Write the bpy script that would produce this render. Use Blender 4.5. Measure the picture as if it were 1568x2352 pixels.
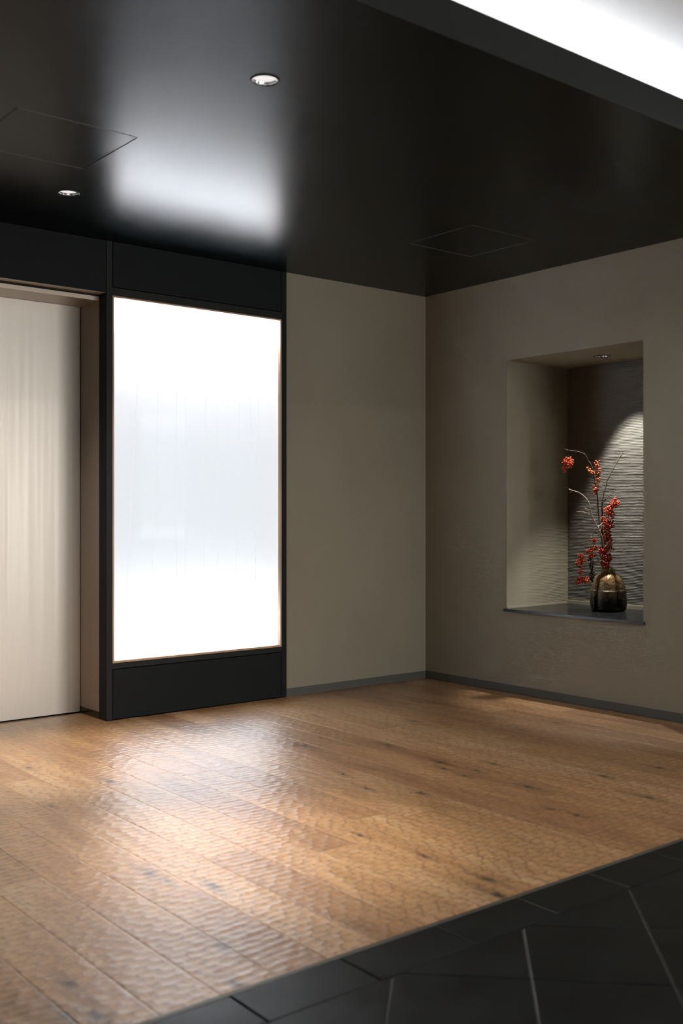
import bpy, bmesh, math, random
import numpy as np
from mathutils import Vector, Matrix, noise

for o in list(bpy.data.objects):
    bpy.data.objects.remove(o)
random.seed(7)
SC = bpy.context.scene
COL = SC.collection

# ------------------------------------------------------------------ camera
H = 2.42                                   # dark ceiling height
cam_d = bpy.data.cameras.new('camera')
cam = bpy.data.objects.new('camera', cam_d)
COL.objects.link(cam)
cam.location = (-4.625, -4.8665, 1.0522)
cam.rotation_euler = (math.radians(90), 0, -math.atan2(0.62900, 0.77740))
cam_d.sensor_fit = 'VERTICAL'
cam_d.sensor_height = 36.0
cam_d.lens = 2417.0 / 2352.0 * 36.0
cam_d.clip_start = 0.05
cam_d.dof.use_dof = True
cam_d.dof.focus_distance = 5.9
cam_d.dof.aperture_fstop = 3.0
SC.camera = cam

# ------------------------------------------------------------------ world, exposure, light strengths
w = bpy.data.worlds.new('world')
SC.world = w
w.use_nodes = True
w.node_tree.nodes['Background'].inputs[0].default_value = (0.02, 0.022, 0.025, 1)
w.node_tree.nodes['Background'].inputs[1].default_value = 1.0
SC.view_settings.view_transform = 'Standard'
SC.view_settings.look = 'None'
SC.view_settings.exposure = 0.0
SC.view_settings.gamma = 1.0
SC.view_settings.use_curve_mapping = False
SC.cycles.sample_clamp_indirect = 0.0
SC.cycles.use_denoising = True
SC.cycles.use_adaptive_sampling = True
SC.cycles.adaptive_threshold = 0.06
SC.cycles.use_light_tree = False
SC.cycles.caustics_reflective = False
SC.cycles.caustics_refractive = False
SC.cycles.max_bounces = 4
SC.cycles.diffuse_bounces = 1
SC.cycles.glossy_bounces = 3
SC.cycles.transmission_bounces = 2

PANEL_EMIT = 0.405        # even glow of the back-lit pane
PANEL_LED_TOP = 72.0
PANEL_LED_FOOT = 15.0         # LED rows inside the box, top and bottom
COVE_LED = 26.0
DOWN_W = 98.0
CORE_W = 250.0
REAR_FILL_W = 45.0            # downlight spots; the rear pair is added to brighten the walls
NICHE_W = 60.0
WINDOW_EMIT = 2.2
FILL_GLAZING_EMIT = 5.6  # glow of the added glazing out of view
WARM = (1.0, 0.92, 0.81)

# ------------------------------------------------------------------ material helpers
def new_mat(name):
    m = bpy.data.materials.new(name)
    m.use_nodes = True
    nt = m.node_tree
    return m, nt, nt.nodes['Principled BSDF']

def nd(nt, kind, **kw):
    n = nt.nodes.new(kind)
    for k, v in kw.items():
        if k == 'inp':
            for a, b in v.items():
                n.inputs[a].default_value = b
        else:
            setattr(n, k, v)
    return n

def simple(name, col, rough=0.5, metal=0.0, ior=1.5, noise_amt=0.0, noise_scale=(6, 6, 6), bump=0.0, bump_scale=(200, 200, 200), rough_var=0.0, bump_dist=0.002):
    m, nt, b = new_mat(name)
    b.inputs['Roughness'].default_value = rough
    b.inputs['Metallic'].default_value = metal
    b.inputs['IOR'].default_value = ior
    tc = nd(nt, 'ShaderNodeTexCoord')
    if noise_amt:
        mp = nd(nt, 'ShaderNodeMapping'); mp.inputs['Scale'].default_value = noise_scale
        nt.links.new(tc.outputs['Object'], mp.inputs[0])
        n = nd(nt, 'ShaderNodeTexNoise', inp={'Scale': 1.0, 'Detail': 4.0})
        nt.links.new(mp.outputs[0], n.inputs['Vector'])
        r = nd(nt, 'ShaderNodeMapRange', inp={'From Min': 0.3, 'From Max': 0.7, 'To Min': 1 - noise_amt, 'To Max': 1 + noise_amt})
        nt.links.new(n.outputs['Fac'], r.inputs['Value'])
        mx = nd(nt, 'ShaderNodeVectorMath', operation='SCALE')
        mx.inputs[0].default_value = col
        nt.links.new(r.outputs[0], mx.inputs['Scale'])
        nt.links.new(mx.outputs[0], b.inputs['Base Color'])
        if rough_var:
            r2 = nd(nt, 'ShaderNodeMapRange', inp={'From Min': 0.3, 'From Max': 0.7, 'To Min': rough - rough_var, 'To Max': rough + rough_var})
            nt.links.new(n.outputs['Fac'], r2.inputs['Value'])
            nt.links.new(r2.outputs[0], b.inputs['Roughness'])
    else:
        b.inputs['Base Color'].default_value = (*col, 1)
    if bump:
        mp = nd(nt, 'ShaderNodeMapping'); mp.inputs['Scale'].default_value = bump_scale
        nt.links.new(tc.outputs['Object'], mp.inputs[0])
        n = nd(nt, 'ShaderNodeTexNoise', inp={'Scale': 1.0, 'Detail': 3.0})
        nt.links.new(mp.outputs[0], n.inputs['Vector'])
        bp = nd(nt, 'ShaderNodeBump', inp={'Strength': bump, 'Distance': bump_dist})
        nt.links.new(n.outputs['Fac'], bp.inputs['Height'])
        nt.links.new(bp.outputs[0], b.inputs['Normal'])
    return m

def emit(name, col, strength):
    m, nt, b = new_mat(name)
    b.inputs['Base Color'].default_value = (*col, 1)
    b.inputs['Emission Color'].default_value = (*col, 1)
    b.inputs['Emission Strength'].default_value = strength
    return m

M = {}
M['plaster'] = simple('combed_plaster', (0.345, 0.320, 0.252), 0.85, noise_amt=0.05, noise_scale=(2, 2, 2), bump=0.25, bump_scale=(5, 5, 260))
M['niche_plaster'] = simple('shade_darkened_plaster', (0.215, 0.218, 0.198), 0.85, noise_amt=0.06, noise_scale=(3, 3, 3), bump=0.15, bump_scale=(5, 5, 260))  # greyer plaster, also darkened to deepen the shade inside the niche
M['baseboard'] = simple('grey_skirting', (0.115, 0.118, 0.110), 0.6, noise_amt=0.04, bump=0.05)
M['ceiling'] = simple('black_satin_ceiling', (0.0012, 0.0042, 0.0050), 0.29, ior=1.26, noise_amt=0.08, noise_scale=(3, 3, 3), bump=0.012, bump_scale=(90, 90, 90))
M['fascia'] = simple('dark_grey_fascia', (0.023, 0.026, 0.0245), 0.8, ior=1.3, noise_amt=0.05, bump=0.05)
M['white_ceiling'] = simple('white_ceiling_paint', (0.80, 0.80, 0.81), 0.9, noise_amt=0.02)
M['dark_panel'] = simple('charcoal_laminate', (0.009, 0.0125, 0.0150), 0.6, ior=1.3, noise_amt=0.08, noise_scale=(8, 8, 8), bump=0.06, bump_scale=(350, 350, 350))
M['dark_post'] = simple('charcoal_post_paint', (0.016, 0.0195, 0.0215), 0.55, ior=1.35, noise_amt=0.06, bump=0.04)
M['gap'] = simple('black_shadow_gap', (0.006, 0.006, 0.007), 0.8, noise_amt=0.05)
M['steel'] = simple('brushed_steel', (0.59, 0.555, 0.51), 0.42, 1.0, noise_amt=0.05, noise_scale=(40, 40, 0.6), bump=0.05, bump_scale=(900, 900, 4), rough_var=0.04)
M['steel_trim'] = simple('steel_trim', (0.56, 0.49, 0.42), 0.42, 0.6, noise_amt=0.05, noise_scale=(2, 60, 60))
M['threshold'] = simple('dark_threshold_metal', (0.08, 0.075, 0.065), 0.25, 1.0, noise_amt=0.05)
M['lining'] = simple('pale_wood_lining', (0.62, 0.42, 0.29), 0.5, noise_amt=0.15, noise_scale=(30, 30, 3))
M['box_white'] = simple('box_interior_white', (0.25, 0.255, 0.26), 0.9, noise_amt=0.01)
M['tile'] = simple('black_slate_tile', (0.0040, 0.0062, 0.0070), 0.42, ior=1.36, noise_amt=0.25, noise_scale=(5, 5, 5), bump=0.08, bump_scale=(60, 60, 60), rough_var=0.05)
M['grout'] = simple('pale_grout', (0.125, 0.118, 0.105), 0.9, noise_amt=0.2, noise_scale=(20, 20, 20))
M['grout_dark'] = simple('dark_grout', (0.018, 0.018, 0.018), 0.9, noise_amt=0.2, noise_scale=(20, 20, 20))
M['edge_metal'] = simple('edge_strip_metal', (0.11, 0.108, 0.095), 0.45, 0.5, noise_amt=0.1)
M['sill'] = simple('black_polished_stone', (0.010, 0.012, 0.014), 0.26, noise_amt=0.3, noise_scale=(20, 20, 20))
M['lamp_ring'] = simple('black_lamp_ring', (0.010, 0.010, 0.011), 0.4, noise_amt=0.05)
M['reflector'] = simple('lamp_reflector', (0.9, 0.9, 0.92), 0.18, 1.0, noise_amt=0.03)
M['lens'] = emit('lamp_lens', (0.97, 0.98, 1.0), 0.75)
M['lens_niche'] = emit('niche_lamp_lens', (0.97, 0.98, 1.0), 0.9)
M['led_top'] = emit('panel_led_top', (0.95, 0.97, 1.0), PANEL_LED_TOP)
M['led_foot'] = emit('panel_led_foot', (0.95, 0.97, 1.0), PANEL_LED_FOOT)
M['cove'] = emit('cove_led', (0.97, 0.985, 1.0), COVE_LED)
M['hatch_edge'] = simple('hatch_edge_metal', (0.16, 0.165, 0.17), 0.35, 0.7, noise_amt=0.05)
M['bark'] = simple('branch_bark', (0.075, 0.052, 0.040), 0.7, noise_amt=0.4, noise_scale=(90, 90, 90), bump=0.5, bump_scale=(300, 300, 120), bump_dist=0.003)  # darkened so the shade of the back-lit twig sits in the colour
M['bark_pale'] = simple('pale_branch_bark', (0.40, 0.34, 0.29), 0.65, noise_amt=0.3, noise_scale=(90, 90, 90), bump=0.5, bump_scale=(300, 300, 120), bump_dist=0.003)
M['berry'] = simple('red_berry_skin', (0.58, 0.065, 0.022), 0.25, noise_amt=0.35, noise_scale=(45, 45, 45))
M['berry_orange'] = simple('orange_berry_skin', (0.60, 0.11, 0.030), 0.4, noise_amt=0.35, noise_scale=(45, 45, 45))
M['berry_dark'] = simple('near_black_berry_skin', (0.016, 0.014, 0.013), 0.35, noise_amt=0.3, noise_scale=(45, 45, 45))  # even near-black colour for one cluster
M['pane_bright'] = emit('lit_window_pane', (0.95, 0.98, 1.0), WINDOW_EMIT)
M['pane_dim'] = emit('dim_window_pane', (0.95, 0.98, 1.0), WINDOW_EMIT * 0.35)

# back-lit translucent pane with a smooth front
def pane_material():
    m, nt, b = new_mat('backlit_pane')
    nt.nodes.remove(b)
    out = nt.nodes['Material Output']
    tr = nd(nt, 'ShaderNodeBsdfTranslucent'); tr.inputs[0].default_value = (0.92, 0.945, 0.975, 1)
    gl = nd(nt, 'ShaderNodeBsdfGlossy', inp={'Roughness': 0.03})
    fr = nd(nt, 'ShaderNodeFresnel', inp={'IOR': 1.45})
    mx = nd(nt, 'ShaderNodeMixShader')
    nt.links.new(fr.outputs[0], mx.inputs[0]); nt.links.new(tr.outputs[0], mx.inputs[1]); nt.links.new(gl.outputs[0], mx.inputs[2])
    em = nd(nt, 'ShaderNodeEmission'); em.inputs[0].default_value = (0.945, 0.970, 1.0, 1); em.inputs[1].default_value = PANEL_EMIT
    ad = nd(nt, 'ShaderNodeAddShader')
    nt.links.new(mx.outputs[0], ad.inputs[0]); nt.links.new(em.outputs[0], ad.inputs[1])
    nt.links.new(ad.outputs[0], out.inputs[0])
    return m
M['pane'] = pane_material()
M['seam'], _nt, _b = new_mat('glowing_paper_seam')
_b.inputs['Base Color'].default_value = (0.02, 0.02, 0.02, 1)
_b.inputs['Emission Color'].default_value = (0.95, 0.975, 1.0, 1)
_b.inputs['Emission Strength'].default_value = 0.845  # own emission imitates panel light coming through the seams

# carved oak: plank tone from Object Info, knots and darker tool ridges from mesh attributes
def wood_material():
    m, nt, b = new_mat('carved_oak')
    L = nt.links.new
    tc = nd(nt, 'ShaderNodeTexCoord'); oi = nd(nt, 'ShaderNodeObjectInfo')
    off = nd(nt, 'ShaderNodeVectorMath', operation='SCALE'); off.inputs[0].default_value = (37.0, 91.0, 13.0)
    L(oi.outputs['Random'], off.inputs['Scale'])
    add = nd(nt, 'ShaderNodeVectorMath', operation='ADD'); L(tc.outputs['Object'], add.inputs[0]); L(off.outputs[0], add.inputs[1])
    def noise_tex(scale, detail=4.0, dist=0.0):
        mp = nd(nt, 'ShaderNodeMapping'); mp.inputs['Scale'].default_value = scale
        L(add.outputs[0], mp.inputs[0])
        n = nd(nt, 'ShaderNodeTexNoise', inp={'Scale': 1.0, 'Detail': detail, 'Distortion': dist})
        L(mp.outputs[0], n.inputs['Vector']); return n
    tone = nd(nt, 'ShaderNodeValToRGB')
    e = tone.color_ramp.elements
    e[0].position = 0.0; e[0].color = (0.24, 0.108, 0.038, 1)
    e[1].position = 1.0; e[1].color = (0.56, 0.355, 0.19, 1)
    e2 = tone.color_ramp.elements.new(0.55); e2.color = (0.435, 0.235, 0.096, 1)
    big = noise_tex((9, 1.6, 1), 3.0, 0.6)
    mixv = nd(nt, 'ShaderNodeMath', operation='MULTIPLY_ADD')   # tone position = random*.55 + noise*.6 - .1
    r1 = nd(nt, 'ShaderNodeMath', operation='MULTIPLY_ADD', inp={1: 0.52, 2: -0.34}); L(oi.outputs['Random'], r1.inputs[0])
    L(big.outputs['Fac'], mixv.inputs[0]); mixv.inputs[1].default_value = 1.15; L(r1.outputs[0], mixv.inputs[2])
    L(mixv.outputs[0], tone.inputs[0])
    grain = noise_tex((170, 5, 1), 5.0, 0.4)
    gr = nd(nt, 'ShaderNodeMapRange', inp={'From Min': 0.3, 'From Max': 0.7, 'To Min': 0.72, 'To Max': 1.18}); L(grain.outputs['Fac'], gr.inputs['Value'])
    sc1 = nd(nt, 'ShaderNodeVectorMath', operation='SCALE'); L(tone.outputs[0], sc1.inputs[0]); L(gr.outputs[0], sc1.inputs['Scale'])
    at = nd(nt, 'ShaderNodeAttribute', attribute_name='ridge_dark')
    mx1 = nd(nt, 'ShaderNodeMix', data_type='RGBA')
    mx1.inputs['B'].default_value = (0.17, 0.080, 0.032, 1)
    f1 = nd(nt, 'ShaderNodeMath', operation='MULTIPLY', inp={1: 0.85}); L(at.outputs['Fac'], f1.inputs[0])
    L(f1.outputs[0], mx1.inputs['Factor']); L(sc1.outputs[0], mx1.inputs['A'])
    ak = nd(nt, 'ShaderNodeAttribute', attribute_name='knot')
    mx2 = nd(nt, 'ShaderNodeMix', data_type='RGBA'); mx2.inputs['B'].default_value = (0.012, 0.007, 0.005, 1)
    L(ak.outputs['Fac'], mx2.inputs['Factor']); L(mx1.outputs['Result'], mx2.inputs['A'])
    L(mx2.outputs['Result'], b.inputs['Base Color'])
    rr = nd(nt, 'ShaderNodeMapRange', inp={'From Min': 0.3, 'From Max': 0.7, 'To Min': 0.36, 'To Max': 0.46}); L(grain.outputs['Fac'], rr.inputs['Value'])
    L(rr.outputs[0], b.inputs['Roughness'])
    bp = nd(nt, 'ShaderNodeBump', inp={'Strength': 0.12, 'Distance': 0.0008}); L(grain.outputs['Fac'], bp.inputs['Height']); L(bp.outputs[0], b.inputs['Normal'])
    b.inputs['IOR'].default_value = 1.6
    b.inputs["Coat Weight"].default_value = 0.9
    b.inputs['Coat Roughness'].default_value = 0.40
    b.inputs['Coat IOR'].default_value = 1.6
    return m
M['oak'] = wood_material()

# bronze-glazed stoneware: gold at the shoulder running into black at the foot
def vase_material():
    m, nt, b = new_mat('bronze_glaze')
    L = nt.links.new
    tc = nd(nt, 'ShaderNodeTexCoord')
    sep = nd(nt, 'ShaderNodeSeparateXYZ'); L(tc.outputs['Object'], sep.inputs[0])
    mp = nd(nt, 'ShaderNodeMapping'); mp.inputs['Scale'].default_value = (28, 28, 11); L(tc.outputs['Object'], mp.inputs[0])
    n = nd(nt, 'ShaderNodeTexNoise', inp={'Scale': 1.0, 'Detail': 6.0, 'Roughness': 0.65}); L(mp.outputs[0], n.inputs['Vector'])
    ma = nd(nt, 'ShaderNodeMath', operation='MULTIPLY_ADD', inp={1: 5.0, 2: -0.56}); L(sep.outputs['Z'], ma.inputs[0])
    ad = nd(nt, 'ShaderNodeMath', operation='MULTIPLY_ADD', inp={1: 0.9}); L(n.outputs['Fac'], ad.inputs[0]); L(ma.outputs[0], ad.inputs[2])
    cr = nd(nt, 'ShaderNodeValToRGB')
    e = cr.color_ramp.elements
    e[0].position = 0.12; e[0].color = (0.012, 0.011, 0.010, 1)
    e[1].position = 0.95; e[1].color = (0.34, 0.215, 0.095, 1)
    k = cr.color_ramp.elements.new(0.50); k.color = (0.13, 0.100, 0.060, 1)
    L(ad.outputs[0], cr.inputs[0]); L(cr.outputs[0], b.inputs['Base Color'])
    b.inputs['Metallic'].default_value = 0.5
    b.inputs['Roughness'].default_value = 0.33
    n2 = nd(nt, 'ShaderNodeTexNoise', inp={'Scale': 48.0, 'Detail': 4.0}); L(tc.outputs['Object'], n2.inputs['Vector'])
    bp = nd(nt, 'ShaderNodeBump', inp={'Strength': 0.8, 'Distance': 0.008}); L(n2.outputs['Fac'], bp.inputs['Height']); L(bp.outputs[0], b.inputs['Normal'])
    return m
M['vase'] = vase_material()

# ------------------------------------------------------------------ object helpers
def link(name, me, mat=None, parent=None, loc=(0, 0, 0), smooth=False):
    o = bpy.data.objects.new(name, me)
    COL.objects.link(o)
    o.location = loc
    if mat is not None and not me.materials:
        me.materials.append(mat)
    if parent is not None:
        o.parent = parent
    if smooth:
        me.polygons.foreach_set('use_smooth', [True] * len(me.polygons))
    return o

def tag(o, label=None, cat=None, group=None, kind=None):
    for k, v in (('label', label), ('category', cat), ('group', group), ('kind', kind)):
        if v:
            o[k] = v
    return o

def empty(name, loc=(0, 0, 0)):
    o = bpy.data.objects.new(name, None)
    o.empty_display_size = 0.1
    COL.objects.link(o)
    o.location = loc
    return o

def boxes(name, spans, mat, parent=None, bevel=0.0, loc=(0, 0, 0)):
    """one part made of axis-aligned boxes ((x0,x1),(y0,y1),(z0,z1)), in coordinates relative to loc + parent"""
    bm = bmesh.new()
    for (x0, x1), (y0, y1), (z0, z1) in spans:
        r = bmesh.ops.create_cube(bm, size=1.0, matrix=Matrix.Translation(((x0+x1)/2, (y0+y1)/2, (z0+z1)/2)) @ Matrix.Diagonal((abs(x1-x0), abs(y1-y0), abs(z1-z0), 1)))
        if bevel:
            es = list({e for v in r['verts'] for e in v.link_edges})
            bmesh.ops.bevel(bm, geom=es, offset=bevel, segments=2, profile=0.6, affect='EDGES')
    me = bpy.data.meshes.new(name)
    bm.to_mesh(me); bm.free()
    return link(name, me, mat, parent, loc)

def plate(name, outer, holes, thick, tf, mat, parent=None):
    """flat sheet with holes: loops of 2-D points, tf(u, v, depth) -> xyz, depth 0 is the seen face"""
    bm = bmesh.new()
    for lp in [outer] + holes:
        vs = [bm.verts.new((p[0], p[1], 0)) for p in lp]
        for i in range(len(vs)):
            bm.edges.new((vs[i], vs[(i + 1) % len(vs)]))
    bmesh.ops.triangle_fill(bm, edges=bm.edges[:], use_beauty=True)
    r = bmesh.ops.extrude_face_region(bm, geom=bm.faces[:])
    for v in r['geom']:
        if isinstance(v, bmesh.types.BMVert):
            v.co.z = thick
    for v in bm.verts:
        v.co = tf(v.co.x, v.co.y, v.co.z)
    bmesh.ops.recalc_face_normals(bm, faces=bm.faces[:])
    me = bpy.data.meshes.new(name)
    bm.to_mesh(me); bm.free()
    return link(name, me, mat, parent)

def rect(x0, x1, y0, y1):
    return [(x0, y0), (x1, y0), (x1, y1), (x0, y1)]

def circle(cx, cy, r, n=40):
    return [(cx + r*math.cos(2*math.pi*i/n), cy + r*math.sin(2*math.pi*i/n)) for i in range(n)]

def grid_mesh(name, V, nu, nv, closed_u=False):
    """V: (nv, nu, 3) array"""
    idx = np.arange(nu*nv).reshape(nv, nu)
    if closed_u:
        idx = np.concatenate([idx, idx[:, :1]], axis=1)
    f = np.stack([idx[:-1, :-1], idx[:-1, 1:], idx[1:, 1:], idx[1:, :-1]], axis=-1).reshape(-1, 4)
    me = bpy.data.meshes.new(name)
    me.vertices.add(nu*nv)
    me.vertices.foreach_set('co', np.ascontiguousarray(V.reshape(-1), dtype=np.float32))
    nf = len(f)
    me.loops.add(nf*4); me.loops.foreach_set('vertex_index', f.reshape(-1).astype(np.int32))
    me.polygons.add(nf)
    me.polygons.foreach_set('loop_start', (np.arange(nf)*4).astype(np.int32))
    me.polygons.foreach_set('use_smooth', np.ones(nf, dtype=bool))
    me.update(calc_edges=True)
    return me

def lathe(name, prof, mat, parent=None, n=40, loc=(0, 0, 0)):
    V = np.array([[(r*math.cos(2*math.pi*i/n), r*math.sin(2*math.pi*i/n), z) for i in range(n)] for r, z in prof])
    me = grid_mesh(name, V, n, len(prof), True)
    return link(name, me, mat, parent, loc)

# ================================================================== FLOOR
EDGE_Y = -2.918                    # where the oak ends
XL, XR2, YB = -5.6, 4.2, -8.0      # extent of the place
floor = boxes('floor', [((XL, XR2), (YB, 0.32), (-0.12, -0.022))], M['gap'])
tag(floor, 'carved oak plank floor meeting black diagonal tiles', 'floor', kind='structure')

KNOTS = [(-2.74, -1.1, 1.5), (-3.04, -2.33, 1.5), (-3.13, -2.13, 1.5), (-3.12, -2.21, 1), (-3.24, -2.7, 1.6), (-3.33, -2.89, 1.3), (-3.62, -2.66, 1.5), (-3.64, -2.84, 2), (-3.69, -2.8, 1.5), (-3.06, -1.28, 1.2), (-2.9, -0.69, 1), (-2.23, -0.34, 1), (-1.3, -0.55, 0.9), (-1.47, -1.3, 1.4), (-0.61, -0.59, 1), (-1.0, -0.97, 1), (-1.96, -1.58, 1), (-1.51, -1.68, 1.2), (-1.6, -1.91, 1), (-1.5, -1.88, 1), (-1.36, -1.84, 1.2), (-0.48, -1.45, 1.4), (-1.17, -2.26, 1.5), (-1.3, -2.56, 1.6), (-1.53, -2.18, 1.3), (-1.7, -2.43, 1), (-1.69, -2.54, 1), (-1.77, -1.07, 1.5), (-1.91, -1.99, 1.8), (-2.42, -2.24, 1), (-2.4, -2.52, 1), (-2.4, -2.78, 1.4), (-2.47, -2.89, 1.6), (-1.58, -1.77, 1), (-0.74, -1.46, 0.8), (-0.88, -2.32, 1.3), (-2.03, -1.81, 0.9), (-1.71, -0.86, 0.8)]
rng = np.random.default_rng(11)
for _ in range(14):
    KNOTS.append((rng.uniform(-5.4, -3.8), rng.uniform(-2.8, 0.2), rng.uniform(0.7, 1.5)))

def make_plank(x0, x1, y0, y1, res):
    nx = max(4, int(round((x1-x0)/res))) + 1
    ny = max(4, int(round((y1-y0)/res))) + 1
    ez = 0.0008
    gx = np.concatenate([[x0], np.linspace(x0+ez, x1-ez, nx-2), [x1]]); gy = np.concatenate([[y0], np.linspace(y0+ez, y1-ez, ny-2), [y1]])
    X, Y = np.meshgrid(gx, gy)
    # hand-cut scallops: one shallow dish round every seed, ridges half way between seeds
    px, py = 0.054, 0.031
    ni, nj = int((x1-x0)/px) + 5, int((y1-y0)/py) + 6
    sx = np.zeros((nj, ni)); sy = np.zeros((nj, ni))
    ph = rng.uniform(0, 1); slant = rng.uniform(-0.10, 0.10)
    for j in range(nj):
        o = (0.5 if j % 2 else 0.0) + rng.uniform(-0.22, 0.22) + ph
        sx[j] = x0 + (np.arange(ni) - 2 + o + rng.uniform(-0.15, 0.15, ni)) * px
        sy[j] = y0 + (j - 2 + rng.uniform(-0.17, 0.17, ni)) * py + slant*(sx[j]-x0)
    J = np.clip(((Y - y0)/py + 2).round().astype(int), 2, nj-3)
    d1 = np.full(X.shape, 9.0); d2 = np.full(X.shape, 9.0)
    for dj in (-2, -1, 0, 1, 2):
        jj = np.clip(J + dj, 0, nj-1)
        for i in range(ni):
            d = ((X - sx[jj, i])/0.0355)**2 + ((Y - sy[jj, i])/0.0170)**2
            new1 = np.minimum(d1, d)
            d2 = np.minimum(d2, np.maximum(d1, d)); d1 = new1
    amp = 0.0019
    Z = amp*np.minimum(d1, 1.6) - 0.0026
    ridge = np.clip(1 - (np.sqrt(d2) - np.sqrt(d1))/0.28, 0, 1)
    # eased plank edges
    e = np.minimum(np.minimum(X - x0, x1 - X), np.minimum(Y - y0, y1 - Y))
    k_ = np.clip(e/0.006, 0, 1); k_ = k_*k_*(3 - 2*k_)
    Z = (amp*0.42 - 0.0026)*(1-k_) + Z*k_
    Z = np.where(e < 1e-6, Z - 0.00035, Z)
    K = np.zeros(X.shape)
    for kx, ky, s in KNOTS:
        if x0 - .02 < kx < x1 + .02 and y0 - .1 < ky < y1 + .1:
            wob = 0.25*np.sin(X*310 + ky*50) + 0.25*np.cos(Y*170 + kx*70)
            d = ((X-kx)/(0.0105*s))**2 + ((Y-ky)/(0.020*s))**2
            K = np.maximum(K, np.clip(1.15 - np.sqrt(d)*(0.75 + 0.3*wob), 0, 1)*0.95)
            d = ((X-kx)/(0.020*s))**2 + ((Y-ky)/(0.085*s))**2
            K = np.maximum(K, 0.5*np.clip(1 - np.sqrt(d)*(0.9 + 0.3*wob), 0, 1))
    cx, cy = (x0+x1)/2, (y0+y1)/2
    V = np.stack([X-cx, Y-cy, Z], axis=-1)
    # add a skirt so that the plank has thickness
    pad = np.zeros((ny+2, nx+2, 3)); pad[1:-1, 1:-1] = V
    pad[0, 1:-1] = V[0]; pad[-1, 1:-1] = V[-1]; pad[1:-1, 0] = V[:, 0]; pad[1:-1, -1] = V[:, -1]
    pad[0, 0] = V[0, 0]; pad[0, -1] = V[0, -1]; pad[-1, 0] = V[-1, 0]; pad[-1, -1] = V[-1, -1]
    for sl in ((0, slice(None)), (-1, slice(None)), (slice(None), 0), (slice(None), -1)):
        pad[sl + (2,)] = -0.02
    me = grid_mesh('plank', pad, nx+2, ny+2)
    def attr(nm, A):
        P = np.zeros((ny+2, nx+2), dtype=np.float32); P[1:-1, 1:-1] = A
        a = me.attributes.new(nm, 'FLOAT', 'POINT'); a.data.foreach_set('value', P.reshape(-1))
    attr('ridge_dark', ridge); attr('knot', K)
    return link('plank', me, M['oak'], floor, (cx, cy, 0))

PW = 0.15
x = 0.0
row = 0
xs = [0.0, -0.085]
while xs[-1] > XL:
    xs.append(round(xs[-1] - PW, 4))
FIX = {-2.185: [-2.17], -2.485: [-1.2], -3.385: [-1.60], -1.285: [-1.02], -1.885: [-0.35]}
for a in range(len(xs)-1):
    x1, x0 = xs[a], max(xs[a+1], XL)
    ytop = 0.0 if x0 > -2.25 else 0.285
    cuts = [c for k, v in FIX.items() if abs(k - x0) < 0.02 for c in v]
    if not cuts:
        c = ytop - rng.uniform(0.35, 1.75)
        while c > EDGE_Y + 0.3:
            cuts.append(c); c -= rng.uniform(1.1, 1.9)
    ys = [ytop] + sorted(cuts, reverse=True) + [EDGE_Y]
    for b in range(len(ys)-1):
        res = 0.0056 if x1 > -4.3 else 0.014
        make_plank(x0 + 0.0001, x1 - 0.0001, ys[b+1] + 0.0001, ys[b] - 0.0001, res)

# metal strip between oak and tiles
boxes('edge_strip', [((XL, 0.0), (EDGE_Y - 0.015, EDGE_Y - 0.001), (-0.022, 0.0005))], M['edge_metal'], floor, 0.001)
boxes('tile_bed', [((XL, XR2), (-5.6, EDGE_Y - 0.0155), (-0.022, -0.0045))], M['grout'], floor)
boxes('slab', [((XL, XR2), (YB, -5.6), (-0.022, -0.004))], M['tile'], floor)

def clip(poly, a, b, c):                    # keep a*x + b*y <= c
    out = []
    for i in range(len(poly)):
        p, q = poly[i], poly[(i+1) % len(poly)]
        dp, dq = a*p[0]+b*p[1]-c, a*q[0]+b*q[1]-c
        if dp <= 0: out.append(p)
        if (dp < 0 < dq) or (dq < 0 < dp):
            t = dp/(dp-dq); out.append((p[0]+t*(q[0]-p[0]), p[1]+t*(q[1]-p[1])))
    return out

def prism_tile(poly, mat):
    n = len(poly)
    cx, cy = sum(p[0] for p in poly)/n, sum(p[1] for p in poly)/n
    ins = []
    for p in poly:
        d = math.hypot(p[0]-cx, p[1]-cy); k = 1 - 0.003/d
        ins.append(((p[0]-cx)*k, (p[1]-cy)*k, 0.0))
    mid = [(p[0]-cx, p[1]-cy, -0.0018) for p in poly]
    bot = [(p[0]-cx, p[1]-cy, -0.02) for p in poly]
    v = ins + mid + bot
    f = [list(range(n))]
    for i in range(n):
        j = (i+1) % n
        f += [[n+i, n+j, j, i], [2*n+i, 2*n+j, n+j, n+i]]
    me = bpy.data.meshes.new('tile')
    me.from_pydata(v, [], f); me.update()
    return link('tile', me, mat, floor, (cx, cy, 0))

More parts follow.
